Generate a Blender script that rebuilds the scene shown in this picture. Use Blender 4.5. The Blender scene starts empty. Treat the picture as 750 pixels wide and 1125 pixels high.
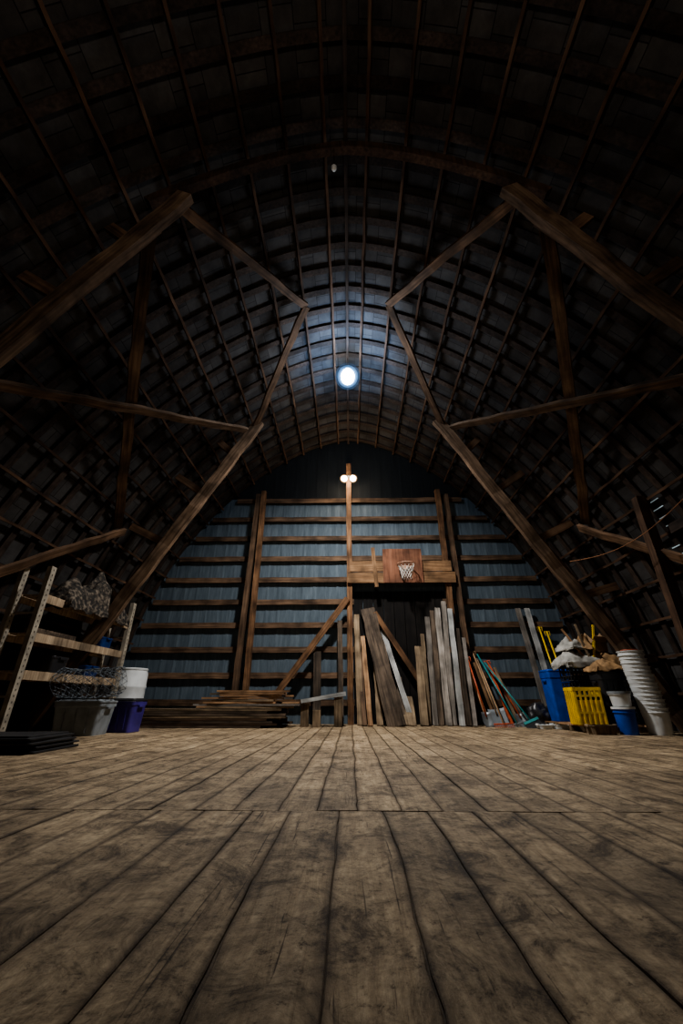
import bpy, bmesh, math, random
from mathutils import Vector, Matrix, noise
random.seed(7)
C = bpy.context.scene.collection
R0, AX = 8.28, -2.78           # gothic arch: radius, centre offset
TMAX = math.atan2(math.sqrt(R0**2-AX**2), -AX)
YB = 10.0

def cap(x): return 0.22*math.exp(-abs(x)/0.8)     # slightly softens the peak
def arch_x(z, r=R0): return AX+math.sqrt(max(0, r*r-z*z))
def arch_pt(t, side, r=R0):
    x = max(AX+r*math.cos(t), 0.0); z = r*math.sin(t)-cap(x)
    return side*x, z

# ------------------------------------------------------------ materials
def new_mat(name):
    m = bpy.data.materials.new(name); m.use_nodes = True
    nt = m.node_tree; b = nt.nodes['Principled BSDF']
    return m, nt, b
def N(nt, t, **kw):
    n = nt.nodes.new(t)
    for k, v in kw.items(): setattr(n, k, v)
    return n
def ramp(nt, stops):
    r = N(nt, 'ShaderNodeValToRGB'); e = r.color_ramp.elements
    while len(e) < len(stops): e.new(0.5)
    for i, (p, c) in enumerate(stops):
        e[i].position = p; e[i].color = (c[0], c[1], c[2], 1)
    return r
def wood(name, c1, c2, var=0.35, rough=0.8, scale=1.0):
    m, nt, b = new_mat(name); L = nt.links.new
    tc = N(nt, 'ShaderNodeTexCoord'); oi = N(nt, 'ShaderNodeObjectInfo')
    ad = N(nt, 'ShaderNodeVectorMath', operation='ADD')
    mu = N(nt, 'ShaderNodeMath', operation='MULTIPLY'); mu.inputs[1].default_value = 37
    L(oi.outputs['Random'], mu.inputs[0]); L(tc.outputs['Object'], ad.inputs[0]); L(mu.outputs[0], ad.inputs[1])
    mp = N(nt, 'ShaderNodeMapping'); mp.inputs['Scale'].default_value = (26*scale, 26*scale, 1.6*scale)
    L(ad.outputs[0], mp.inputs[0])
    n1 = N(nt, 'ShaderNodeTexNoise'); n1.inputs['Scale'].default_value = 1; n1.inputs['Detail'].default_value = 6
    L(mp.outputs[0], n1.inputs[0])
    n2 = N(nt, 'ShaderNodeTexNoise'); n2.inputs['Scale'].default_value = 2.5; n2.inputs['Detail'].default_value = 6
    L(ad.outputs[0], n2.inputs[0])
    r = ramp(nt, [(0.32, c1), (0.68, c2)]); L(n1.outputs[0], r.inputs[0])
    mr = N(nt, 'ShaderNodeMapRange'); mr.inputs[1].default_value = 0.32; mr.inputs[2].default_value = 0.68
    mr.inputs[3].default_value = 0.35; mr.inputs[4].default_value = 1.25; L(n2.outputs[0], mr.inputs[0])
    mr2 = N(nt, 'ShaderNodeMapRange'); mr2.inputs[3].default_value = 1-var; mr2.inputs[4].default_value = 1+var
    L(oi.outputs['Random'], mr2.inputs[0])
    m2 = N(nt, 'ShaderNodeMath', operation='MULTIPLY'); L(mr.outputs[0], m2.inputs[0]); L(mr2.outputs[0], m2.inputs[1])
    vm = N(nt, 'ShaderNodeVectorMath', operation='SCALE'); L(r.outputs[0], vm.inputs[0]); L(m2.outputs[0], vm.inputs['Scale'])
    L(vm.outputs[0], b.inputs['Base Color'])
    b.inputs['Roughness'].default_value = rough; b.inputs['Specular IOR Level'].default_value = 0.2
    bp = N(nt, 'ShaderNodeBump'); bp.inputs['Strength'].default_value = 0.4; bp.inputs['Distance'].default_value = 0.01
    L(n1.outputs[0], bp.inputs['Height']); L(bp.outputs[0], b.inputs['Normal'])
    return m
def plain(name, col, rough=0.5, metal=0.0, var=0.25, scale=6, spec=0.4):
    m, nt, b = new_mat(name); L = nt.links.new
    tc = N(nt, 'ShaderNodeTexCoord'); n = N(nt, 'ShaderNodeTexNoise')
    n.inputs['Scale'].default_value = scale; n.inputs['Detail'].default_value = 5
    L(tc.outputs['Object'], n.inputs[0])
    lo = [c*(1-var) for c in col]; hi = [min(1, c*(1+var*0.6)) for c in col]
    r = ramp(nt, [(0.35, lo), (0.65, hi)]); L(n.outputs[0], r.inputs[0]); L(r.outputs[0], b.inputs['Base Color'])
    b.inputs['Roughness'].default_value = rough; b.inputs['Metallic'].default_value = metal
    b.inputs['Specular IOR Level'].default_value = spec
    return m
def emis(name, col, s):
    m, nt, b = new_mat(name)
    b.inputs['Base Color'].default_value = (*col, 1)
    b.inputs['Emission Color'].default_value = (*col, 1); b.inputs['Emission Strength'].default_value = s
    return m

M_raft = wood('rafter_wood', (0.022, 0.015, 0.011), (0.05, 0.034, 0.026), 0.3)
M_purl = wood('purlin_wood', (0.05, 0.027, 0.016), (0.115, 0.066, 0.04), 0.35)
M_truss = wood('truss_wood', (0.08, 0.05, 0.031), (0.225, 0.148, 0.096), 0.2)
M_brace = wood('brace_wood', (0.07, 0.04, 0.023), (0.185, 0.11, 0.065), 0.25)
M_post = wood('post_wood', (0.08, 0.039, 0.02), (0.22, 0.122, 0.064), 0.2)
M_girt = wood('girt_wood', (0.055, 0.032, 0.019), (0.155, 0.097, 0.06), 0.3)
M_oldgrey = wood('grey_board', (0.12, 0.105, 0.09), (0.31, 0.275, 0.24), 0.35)
M_oldtan = wood('tan_board', (0.12, 0.083, 0.05), (0.29, 0.215, 0.138), 0.35)
M_dark = wood('dark_board', (0.04, 0.03, 0.022), (0.13, 0.095, 0.068), 0.35)
M_orange = wood('fresh_board', (0.22, 0.12, 0.063), (0.46, 0.28, 0.155), 0.25)
M_white = wood('white_board', (0.28, 0.28, 0.27), (0.47, 0.47, 0.45), 0.15)
M_header = wood('header_wood', (0.125, 0.068, 0.034), (0.29, 0.17, 0.09), 0.15)
M_backb = wood('backboard_paint', (0.11, 0.046, 0.026), (0.20, 0.092, 0.054), 0.0)
M_black = wood('near_black_wood', (0.005, 0.004, 0.004), (0.014, 0.011, 0.009), 0.2)  # near-black planks that fill the doorway
M_shelf = wood('shelf_wood', (0.24, 0.17, 0.11), (0.48, 0.37, 0.25), 0.15)

# ------------------------------------------------------------ mesh helpers
def link(o, parent=None):
    C.objects.link(o)
    if parent: o.parent = parent
    return o
def mk(name, verts, faces, mat, parent=None, smooth=False):
    me = bpy.data.meshes.new(name); me.from_pydata([tuple(v) for v in verts], [], faces)
    bm = bmesh.new(); bm.from_mesh(me); bmesh.ops.recalc_face_normals(bm, faces=bm.faces); bm.to_mesh(me); bm.free()
    me.materials.append(mat)
    if smooth:
        for p in me.polygons: p.use_smooth = True
    return link(bpy.data.objects.new(name, me), parent)
def tag(o, label, cat, group=None):
    o['label'] = label; o['category'] = cat
    if group: o['group'] = group
    return o
def struct(o): o['kind'] = 'structure'; return o
def empty(name, loc, label, cat, group=None, rot=(0, 0, 0)):
    e = bpy.data.objects.new(name, None); e.empty_display_size = 0.2
    e.location = loc; e.rotation_euler = rot; C.objects.link(e)
    return tag(e, label, cat, group)
def boxdata(w, d, h, z0=0.0, cx=0, cy=0):
    x, y = w/2, d/2
    v = [(cx-x, cy-y, z0), (cx+x, cy-y, z0), (cx+x, cy+y, z0), (cx-x, cy+y, z0),
         (cx-x, cy-y, z0+h), (cx+x, cy-y, z0+h), (cx+x, cy+y, z0+h), (cx-x, cy+y, z0+h)]
    f = [(0, 1, 2, 3), (4, 5, 6, 7), (0, 1, 5, 4), (1, 2, 6, 5), (2, 3, 7, 6), (3, 0, 4, 7)]
    return v, f
def join(parts):
    V, F = [], []
    for v, f in parts:
        o = len(V); V += v; F += [tuple(i+o for i in q) for q in f]
    return V, F
def box(name, w, d, h, loc, mat, parent=None, rot=(0, 0, 0), bev=0.0, z0=0.0):
    v, f = boxdata(w, d, h, z0); o = mk(name, v, f, mat, parent); o.location = loc; o.rotation_euler = rot
    if bev:
        b = o.modifiers.new('b', 'BEVEL'); b.width = bev; b.segments = 2
    return o
def beam(name, p1, p2, w, d, mat, parent=None, up=(0, 1, 0), rough=0.006):
    """timber from p1 to p2; local Z along it, local Y towards 'up'; w along local X, d along local Y. Slightly uneven."""
    p1, p2 = Vector(p1), Vector(p2); ax = (p2-p1); Ln = ax.length; ax.normalize()
    u = Vector(up); u = (u-ax*u.dot(ax)).normalized(); x = u.cross(ax)
    n = max(2, int(Ln/0.3)); V, F = [], []
    for i in range(n+1):
        z = Ln*i/n; jx = random.uniform(-rough, rough)*.7; jy = random.uniform(-rough, rough)*.7
        g = 1+random.uniform(-rough, rough)*2
        V += [(-w*g/2+jx, -d/2+jy, z), (w*g/2+jx, -d/2+jy, z), (w*g/2+jx, d/2+jy, z), (-w*g/2+jx, d/2+jy, z)]
    for i in range(n):
        a = i*4
        for k in range(4): F.append((a+k, a+(k+1) % 4, a+4+(k+1) % 4, a+4+k))
    F += [(3, 2, 1, 0), (n*4, n*4+1, n*4+2, n*4+3)]
    o = mk(name, V, F, mat, parent)
    m = Matrix((x, u, ax)).transposed().to_4x4(); m.translation = p1
    if parent: m = Matrix.Translation(parent.location).inverted() @ m
    o.matrix_basis = m
    return o
def lathe(name, prof, mat, loc=(0, 0, 0), parent=None, seg=28, rot=(0, 0, 0)):
    V, F = [], []; n = len(prof)
    for (r, z) in prof:
        for k in range(seg):
            a = 2*math.pi*k/seg; V.append((max(r, 1e-4)*math.cos(a), max(r, 1e-4)*math.sin(a), z))
    for i in range(n-1):
        for k in range(seg):
            F.append((i*seg+k, i*seg+(k+1) % seg, (i+1)*seg+(k+1) % seg, (i+1)*seg+k))
    o = mk(name, V, F, mat, parent, True); o.location = loc; o.rotation_euler = rot
    o.modifiers.new('w', 'EDGE_SPLIT').split_angle = math.radians(40)
    return o
def loft(name, secs, mat, loc=(0, 0, 0), parent=None, rot=(0, 0, 0), seg=6):
    """secs: (w,d,r,z) rounded-rectangle rings"""
    V, F = [], []; n = seg*4
    for (w, d, r, z) in secs:
        for q, (sx, sy) in enumerate([(1, 1), (-1, 1), (-1, -1), (1, -1)]):
            for k in range(seg):
                a = math.pi/2*(q+k/(seg-1)); V.append((sx*(w/2-r)+r*math.cos(a), sy*(d/2-r)+r*math.sin(a), z))
    for i in range(len(secs)-1):
        for k in range(n): F.append((i*n+k, i*n+(k+1) % n, (i+1)*n+(k+1) % n, (i+1)*n+k))
    F.append(tuple(range(n))[::-1]); F.append(tuple(range((len(secs)-1)*n, len(secs)*n)))
    o = mk(name, V, F, mat, parent); o.location = loc; o.rotation_euler = rot
    b = o.modifiers.new('b', 'BEVEL'); b.width = 0.004; b.segments = 2; b.limit_method = 'ANGLE'
    return o
def tube(name, pts, r, mat, parent=None, seg=8):
    P = [Vector(p) for p in pts]; V, F = [], []; prev = None
    for i, p in enumerate(P):
        t = (P[min(i+1, len(P)-1)]-P[max(i-1, 0)]).normalized()
        if prev is None: prev = t.orthogonal().normalized()
        a = (prev-t*prev.dot(t)).normalized(); b = t.cross(a); prev = a
        for k in range(seg):
            an = 2*math.pi*k/seg; V.append(p+(a*math.cos(an)+b*math.sin(an))*r)
    for i in range(len(P)-1):
        for k in range(seg): F.append((i*seg+k, i*seg+(k+1) % seg, (i+1)*seg+(k+1) % seg, (i+1)*seg+k))
    F += [tuple(range(seg)), tuple(range((len(P)-1)*seg, len(P)*seg))]
    return mk(name, V, F, mat, parent, True)
def blob(name, size, mat, loc, parent=None, amp=0.25, freq=2.5, seed=0, rot=(0, 0, 0), flat=True, sub=4):
    bm = bmesh.new(); bmesh.ops.create_icosphere(bm, subdivisions=sub, radius=1)
    for v in bm.verts:
        p = v.co.copy(); d = noise.fractal(p*freq+Vector((seed*7.3, 1.7, 3)), 1.0, 2.0, 4)
        rg = 1-abs(noise.noise(p*freq*1.7+Vector((seed, 9, 2))))*.5
        v.co = p*(1+amp*d)*(0.75+0.25*rg)
        if flat and v.co.z < -0.55: v.co.z = -0.55
        v.co = Vector((v.co.x*size[0], v.co.y*size[1], (v.co.z+(0.55 if flat else 0))*size[2]))
    me = bpy.data.meshes.new(name); bm.to_mesh(me); bm.free(); me.materials.append(mat)
    for p in me.polygons: p.use_smooth = True
    o = link(bpy.data.objects.new(name, me), parent); o.location = loc; o.rotation_euler = rot
    return o
def drape(name, hw, hd, fall, mat, loc, seed=0, rot=0, n=40, hump=.05, fold=1.0):
    """sheet thrown over a flat-topped stack of half size hw x hd, hanging down by fall"""
    V, F = [], []
    for j in range(n+1):
        for i in range(n+1):
            u = (i/n*2-1)*(hw+fall); v = (j/n*2-1)*(hd+fall)
            ex = max(0, abs(u)-hw); ey = max(0, abs(v)-hd); q = Vector((u*6, v*6, seed))
            w = (1-2*abs(noise.noise(q)))*fold; w2 = noise.noise(q*2.1)*fold
            out = 0.02+0.045*(1-abs(noise.noise(Vector((u*9+v*9, seed, 1)))))*min(1, (ex+ey)/.08)
            x = (min(abs(u), hw)+(out if ex > 0 else 0))*(1 if u > 0 else -1); y = (min(abs(v), hd)+(out if ey > 0 else 0))*(1 if v > 0 else -1)
            k = max(0, 1-(u/(hw+.02))**2)*max(0, 1-(v/(hd+.02))**2)
            z = -max(ex, ey)*(0.75+.5*noise.noise(Vector((u*3, v*3, seed+5))))+0.03+(0.06*w+0.03*w2)*(.3+k)+hump*math.sqrt(k)*(1+noise.noise(q*.5))
            if ex+ey == 0: z = max(z, 0.006)
            V.append((x, y, z))
    for j in range(n):
        for i in range(n): q = j*(n+1)+i; F.append((q, q+1, q+n+2, q+n+1))
    o = mk(name, V, F, mat, None, True); o.location = loc; o.rotation_euler = (0, 0, rot)
    s = o.modifiers.new('s', 'SOLIDIFY'); s.thickness = 0.004
    return o

# ------------------------------------------------------------ floor
def floor_material():
    m, nt, b = new_mat('worn_floor'); L = nt.links.new
    tc = N(nt, 'ShaderNodeTexCoord'); at = N(nt, 'ShaderNodeAttribute', attribute_name='board')
    sc = N(nt, 'ShaderNodeVectorMath', operation='SCALE'); sc.inputs['Scale'].default_value = 60
    L(at.outputs['Color'], sc.inputs[0])
    ad = N(nt, 'ShaderNodeVectorMath', operation='ADD'); L(tc.outputs['Object'], ad.inputs[0]); L(sc.outputs[0], ad.inputs[1])
    mp = N(nt, 'ShaderNodeMapping'); mp.inputs['Scale'].default_value = (26, 2.4, 1); L(ad.outputs[0], mp.inputs[0])
    g = N(nt, 'ShaderNodeTexNoise'); g.inputs['Scale'].default_value = 1; g.inputs['Detail'].default_value = 10; g.inputs['Roughness'].default_value = 0.75
    g.inputs['Distortion'].default_value = 0.9
    L(mp.outputs[0], g.inputs[0])
    r = ramp(nt, [(0.28, (0.20, 0.145, 0.09)), (0.5, (0.40, 0.312, 0.208)), (0.72, (0.55, 0.45, 0.32))]); L(g.outputs[0], r.inputs[0])
    def noise_r(src, scale, det, ro, stops, dist=0.0):
        n = N(nt, 'ShaderNodeTexNoise'); n.inputs['Scale'].default_value = scale; n.inputs['Detail'].default_value = det
        n.inputs['Roughness'].default_value = ro; n.inputs['Distortion'].default_value = dist; L(src, n.inputs[0])
        q = ramp(nt, stops); L(n.outputs[0], q.inputs[0]); return n.outputs[0], q.outputs[0]
    _, d1 = noise_r(tc.outputs['Object'], 4.6, 14, 0.82, [(0.40, (0.24, 0.21, 0.18)), (0.475, (0.68, 0.655, 0.62)), (0.57, (1.08, 1.06, 1.03))], 0.7)
    n3, d2 = noise_r(ad.outputs[0], 26, 11, 0.84, [(0.38, (0.24, 0.2, 0.17)), (0.45, (0.82, 0.81, 0.79)), (0.62, (1.14, 1.14, 1.14))], 0.4)
    _, d3 = noise_r(tc.outputs['Object'], 1.2, 5, 0.6, [(0.38, (0.66, 0.64, 0.62)), (0.60, (1.1, 1.09, 1.07))])
    mp2 = N(nt, 'ShaderNodeMapping'); mp2.inputs['Scale'].default_value = (48, 1.6, 1); L(ad.outputs[0], mp2.inputs[0])
    _, d4 = noise_r(mp2.outputs[0], 1.0, 5, 0.6, [(0.31, (0.2, 0.16, 0.13)), (0.36, (1, 1, 1))], 0.6)
    def mul(a, bb):
        x = N(nt, 'ShaderNodeMix', data_type='RGBA', blend_type='MULTIPLY'); x.inputs[0].default_value = 1
        L(a, x.inputs[6]); L(bb, x.inputs[7]); return x.outputs[2]
    c = mul(mul(mul(mul(r.outputs[0], d1), d2), d3), d4)
    sx = N(nt, 'ShaderNodeSeparateXYZ'); L(at.outputs['Color'], sx.inputs[0])
    mr = N(nt, 'ShaderNodeMapRange'); mr.inputs[3].default_value = 0.84; mr.inputs[4].default_value = 1.14; L(sx.outputs[0], mr.inputs[0])
    v = N(nt, 'ShaderNodeVectorMath', operation='SCALE'); L(c, v.inputs[0]); L(mr.outputs[0], v.inputs['Scale'])
    uv = N(nt, 'ShaderNodeUVMap'); su = N(nt, 'ShaderNodeSeparateXYZ'); L(uv.outputs[0], su.inputs[0])
    s1 = N(nt, 'ShaderNodeMath', operation='SUBTRACT'); s1.inputs[1].default_value = 0.5; L(su.outputs[0], s1.inputs[0])
    a1 = N(nt, 'ShaderNodeMath', operation='ABSOLUTE'); L(s1.outputs[0], a1.inputs[0])
    n4 = N(nt, 'ShaderNodeMath', operation='MULTIPLY_ADD'); n4.inputs[1].default_value = 0.34; L(n3, n4.inputs[0]); L(a1.outputs[0], n4.inputs[2])
    re = ramp(nt, [(0.57, (1, 1, 1)), (0.69, (0.22, 0.18, 0.15))]); L(n4.outputs[0], re.inputs[0])
    c2 = mul(v.outputs[0], re.outputs[0]); L(c2, b.inputs['Base Color'])
    b.inputs['Roughness'].default_value = 0.6; b.inputs['Specular IOR Level'].default_value = 0.3
    hs = N(nt, 'ShaderNodeMath', operation='ADD'); L(g.outputs[0], hs.inputs[0]); L(n3, hs.inputs[1])
    bp = N(nt, 'ShaderNodeBump'); bp.inputs['Strength'].default_value = 0.8; bp.inputs['Distance'].default_value = 0.007
    L(hs.outputs[0], bp.inputs['Height']); L(bp.outputs[0], b.inputs['Normal'])
    return m
def build_floor():
    V, F, col, uvs = [], [], [], []
    secs = [(-5.0, 2.285, -0.06, 0.207), (2.288, YB+0.1, -0.15, 0.197)]
    for (y0, y1, off, w) in secs:
        k0 = int(-5.8/w)-1; ed = {}
        for k in range(k0, -k0+2): ed[k] = off+k*w+random.uniform(-.02, .02)
        for k in range(k0, -k0+1):
            xa = ed[k]; xb = ed[k+1]
            if xb < -5.75 or xa > 5.75: continue
            j0 = random.uniform(0, .006)
            cuts = [y0+(j0 if y0 > 0 else 0), y1-(j0*.6 if y0 < 0 else 0)]
            if y0 > 2 and random.random() < 0.45: cuts.insert(1, random.choice([5.3, 5.3, 5.31, random.uniform(3.2, 8)]))
            for j in range(len(cuts)-1):
                ya, yb = cuts[j]+0.0005, cuts[j+1]-0.0008
                dz = random.uniform(-0.003, 0.0); tl = random.uniform(-0.0012, 0.0012)
                n = max(1, int((yb-ya)/0.1)); rc = (random.random(), random.random(), random.random(), 1)
                o = len(V)
                for i in range(n+1):
                    y = ya+(yb-ya)*i/n
                    wa = 0.014*noise.noise(Vector((xa*9, y*1.3, 0)))+0.006*noise.noise(Vector((xa*9, y*9, 4)))
                    wb = 0.014*noise.noise(Vector((xb*9, y*1.3, 0)))+0.006*noise.noise(Vector((xb*9, y*9, 4)))
                    ga = 0.0006+0.005*max(0, noise.noise(Vector((xa*5, y*2.5, 9)))); gb = 0.0006+0.005*max(0, noise.noise(Vector((xb*5, y*2.5, 9)))); c = 0.003
                    V += [(xa+ga+wa, y, -0.012), (xa+ga+wa, y, dz-tl-0.003), (xa+ga+c+wa, y, dz-tl), (xb-gb-c+wb, y, dz+tl), (xb-gb+wb, y, dz+tl-0.003), (xb-gb+wb, y, -0.012)]
                us = [0, 0, 0.02, 0.98, 1, 1]
                for i in range(n):
                    for q in range(5):
                        F.append((o+i*6+q, o+i*6+q+1, o+(i+1)*6+q+1, o+(i+1)*6+q)); col.append(rc)
                        uvs.append([(us[q], 0), (us[q+1], 0), (us[q+1], 1), (us[q], 1)])
                for e in (0, n):
                    F.append(tuple(o+e*6+q for q in range(6))); col.append(rc); uvs.append([(u, 0) for u in us])
    o = len(V); V += [(-5.8, -5, -0.010), (5.8, -5, -0.010), (5.8, YB+.1, -0.010), (-5.8, YB+.1, -0.010)]
    F.append((o, o+1, o+2, o+3)); col.append((0, 0, 0, 1)); uvs.append([(0, 0)]*4)
    me = bpy.data.meshes.new('floor'); me.from_pydata(V, [], F)
    a = me.color_attributes.new('board', 'FLOAT_COLOR', 'CORNER'); u = me.uv_layers.new(name='UVMap'); li = 0
    for fi, p in enumerate(me.polygons):
        for j in range(p.loop_total):
            a.data[li].color = col[fi]; u.data[li].uv = uvs[fi][j]; li += 1
    me.materials.append(floor_material())
    struct(link(bpy.data.objects.new('floor', me)))
build_floor()

# ------------------------------------------------------------ roof skin
def roof_material():
    m, nt, b = new_mat('roof_skin'); L = nt.links.new
    uv = N(nt, 'ShaderNodeUVMap')
    br = N(nt, 'ShaderNodeTexBrick'); br.inputs['Scale'].default_value = 1; br.inputs['Brick Width'].default_value = 0.31
    br.inputs['Row Height'].default_value = 0.4; br.inputs['Mortar Size'].default_value = 0.006
    br.inputs['Color1'].default_value = (0.060, 0.057, 0.055, 1); br.inputs['Color2'].default_value = (0.038, 0.036, 0.035, 1)
    br.inputs['Mortar'].default_value = (0.014, 0.012, 0.011, 1)
    L(uv.outputs[0], br.inputs[0])
    n = N(nt, 'ShaderNodeTexNoise'); n.inputs['Scale'].default_value = 1.3; n.inputs['Detail'].default_value = 9; n.inputs['Roughness'].default_value = 0.7
    L(uv.outputs[0], n.inputs[0])
    r = ramp(nt, [(0.35, (0.42, 0.38, 0.36)), (0.65, (1.25, 1.25, 1.25))]); L(n.outputs[0], r.inputs[0])
    x = N(nt, 'ShaderNodeMix', data_type='RGBA', blend_type='MULTIPLY'); x.inputs[0].default_value = 1
    L(br.outputs[0], x.inputs[6]); L(r.outputs[0], x.inputs[7]); L(x.outputs[2], b.inputs['Base Color'])
    b.inputs['Roughness'].default_value = 0.7; b.inputs['Specular IOR Level'].default_value = 0.15
    return m
def build_roof():
    V, F, uvs = [], [], []; n = 60; ys = [-5.0+i*0.75 for i in range(int(15.1/0.75)+1)]+[YB+0.15]
    pr = []
    for i in range(n+1): t = TMAX*i/n; x, z = arch_pt(t, 1); pr.append((x, z, R0*t))
    prof = pr+[(-x, z, 2*R0*TMAX-u) for (x, z, u) in reversed(pr[:-1])]
    for (x, z, u) in prof:
        for y in ys: V.append((x, y, z))
    k = len(ys)
    for i in range(len(prof)-1):
        for j in range(k-1):
            F.append((i*k+j, (i+1)*k+j, (i+1)*k+j+1, i*k+j+1))
            uvs.append([(ys[j], prof[i][2]), (ys[j], prof[i+1][2]), (ys[j+1], prof[i+1][2]), (ys[j+1], prof[i][2])])
    me = bpy.data.meshes.new('ceiling'); me.from_pydata(V, [], F); u = me.uv_layers.new(name='UVMap'); li = 0
    for fi, p in enumerate(me.polygons):
        for j in range(4): u.data[li].uv = uvs[fi][j]; li += 1
    me.materials.append(roof_material()); struct(link(bpy.data.objects.new('ceiling', me)))
build_roof()

def rib(name, y, r_out, depth, width, mat, parent=None, t0=0.0, n=30):
    V, F = [], []; r_in = r_out-depth
    def prof(r):
        tm = math.atan2(math.sqrt(r*r-AX*AX), -AX)
        a = [arch_pt(t0+(tm-t0)*i/n, 1, r) for i in range(n+1)]; a[-1] = (0.0, a[-1][1])
        return a+[(-x, z) for x, z in reversed(a[:-1])]
    po, pi_ = prof(r_out), prof(r_in)
    for (a, b) in zip(po, pi_):
        V += [(a[0], -width/2, a[1]), (a[0], width/2, a[1]), (b[0], width/2, b[1]), (b[0], -width/2, b[1])]
    m = len(po)
    for i in range(m-1):
        for k in range(4): F.append((i*4+k, i*4+(k+1) % 4, (i+1)*4+(k+1) % 4, (i+1)*4+k))
    F += [(0, 1, 2, 3), ((m-1)*4, (m-1)*4+1, (m-1)*4+2, (m-1)*4+3)]
    o = mk(name, V, F, mat, parent); o.location = (0, y, 0) if not parent else (0, y-parent.location.y, 0)
    return o
y = -4.6; proto = None
while y < 9.85:
    if y > -0.2:
        if proto is None:
            proto = rib('rafter', y, R0-0.012, 0.035, 0.11, M_raft); o = proto
        else:
            o = proto.copy(); C.objects.link(o); o.location.y = y
        tag(o, 'dark curved wooden rafter under the vaulted roof', 'rafter', 'curved roof rafters')
    y += 0.4
for s in (1, -1):
    for i in range(1, 18):
        t = TMAX*i/17.6
        x, z = arch_pt(t, s, R0-0.08)
        o = beam('purlin', (x, -0.5, z), (x, 9.9, z), 0.04, 0.05, M_purl, up=(x-s*AX, 0, z), rough=0.012)
        tag(o, 'long thin brown purlin running the length of the roof', 'purlin', 'roof purlins')
o = beam('ridge_board', (0, -0.5, 7.45), (0, 9.9, 7.45), 0.05, 0.08, M_raft, up=(0, 0, 1))
tag(o, 'dark ridge board along the peak of the roof', 'beam')

# ------------------------------------------------------------ trusses
KX, KZ = 2.1, 6.08
for Y in (2.8, 7.3):
    e = empty('roof_truss', (0, Y, 0), 'heavy timber roof truss with straight slanting legs', 'roof truss', 'timber roof trusses')
    if Y < 3: rib('curved_rib', Y, R0-0.14, 0.14, 0.1, M_purl, e, t0=0.86)
    for s in (1, -1):
        beam('truss_leg', (s*5.38, Y, 0.02), (s*(KX-0.08), Y, KZ+0.14), 0.22, 0.1, M_truss, e, rough=0.02)
        beam('truss_leg', (s*5.44, Y+0.12, 0.4), (s*(KX+0.25), Y+0.12, KZ-0.3), 0.1, 0.08, M_brace, e, rough=0.014)
        for f in (0.18, 0.36, 0.54, 0.72, 0.88):
            px = 5.38+(KX-5.38)*f; pz = KZ*f; a = math.atan2(pz, px-AX)
            q = (s*(AX+(R0-0.16)*math.cos(a)), Y, (R0-0.16)*math.sin(a)-.03)
            beam('spacer_block', (s*px, Y+0.08, pz), (q[0], Y+0.08, q[2]), 0.14, 0.07, M_brace, e)
def br(p1, p2, w=0.17, d=0.06, mat=M_brace, lab='diagonal brown timber brace under the curved roof', cat='brace', name='diagonal_brace'):
    o = beam(name, p1, p2, w, d, mat, up=(p1[0], 0, p1[2]), rough=0.02)
    return tag(o, lab, cat, 'roof wind braces')
for s in (1, -1):
    K1 = (s*2.12, 2.8, 6.1); K2 = (s*2.12, 7.3, 6.1); G = (s*0.77, 5.05, 7.12)
    br(K1, G, 0.13); br(K2, G, 0.13)
    br((s*2.3, 7.22, 5.95), (s*4.5, 2.9, 3.5), 0.15, mat=M_truss); br((s*2.45, 2.9, 5.9), (s*4.62, 7.2, 3.58), 0.16, mat=M_truss)
    br((s*4.45, 7.18, 3.5), (s*5.06, 3.1, 0.6), 0.15)
for yy in (5.75, 4.6):
    o = beam('wall_post', (4.62, yy, 0), (4.62, yy, 3.4), 0.15, 0.13, M_purl); tag(o, 'dark reddish upright post against the sloping roof', 'post', 'side wall posts')
for zz in (2.75, 1.7):
    o = beam('side_rail', (4.74, 3.0, zz), (4.74, 5.5, zz), 0.05, 0.14, M_raft, up=(0, 0, 1)); tag(o, 'dark horizontal rail nailed to side posts', 'rail', 'side wall rails')

# ------------------------------------------------------------ back wall
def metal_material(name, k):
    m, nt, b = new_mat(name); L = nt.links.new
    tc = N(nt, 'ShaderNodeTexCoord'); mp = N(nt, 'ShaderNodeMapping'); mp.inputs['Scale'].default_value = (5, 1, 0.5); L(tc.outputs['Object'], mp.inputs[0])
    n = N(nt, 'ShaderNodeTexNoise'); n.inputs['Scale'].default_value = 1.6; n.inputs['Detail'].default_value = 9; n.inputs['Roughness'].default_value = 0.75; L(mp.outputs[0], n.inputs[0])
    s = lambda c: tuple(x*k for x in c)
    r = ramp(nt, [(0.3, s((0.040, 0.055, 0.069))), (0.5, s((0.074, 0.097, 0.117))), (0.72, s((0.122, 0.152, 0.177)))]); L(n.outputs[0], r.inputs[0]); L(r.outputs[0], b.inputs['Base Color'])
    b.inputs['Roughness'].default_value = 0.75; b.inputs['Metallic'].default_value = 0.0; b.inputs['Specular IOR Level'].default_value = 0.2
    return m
def gable(name, y, zlo, zhi, mat, amp, step=0.02, per=0.13):
    V, F = [], []; x = -5.49; xs = []
    while x < 5.49: xs.append(x); x += step
    for x in xs:
        zt = math.sqrt(max(0, R0*R0-(abs(x)-AX)**2))-cap(x); zt = max(-.02, min(zt, zhi)); zb = min(zlo, zt)
        dy = amp*(max(0, math.cos(2*math.pi*x/per))**6); V += [(x, y-dy, zb), (x, y-dy, zt)]
    for i in range(len(xs)-1): F.append((2*i, 2*i+2, 2*i+3, 2*i+1))
    return struct(mk(name, V, F, mat))
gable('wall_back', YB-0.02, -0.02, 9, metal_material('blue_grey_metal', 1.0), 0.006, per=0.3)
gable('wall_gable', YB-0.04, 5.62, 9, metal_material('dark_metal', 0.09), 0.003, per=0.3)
gable('wall_front', -4.9, -0.02, 9, M_dark, 0.006, step=0.04, per=0.4)

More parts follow.
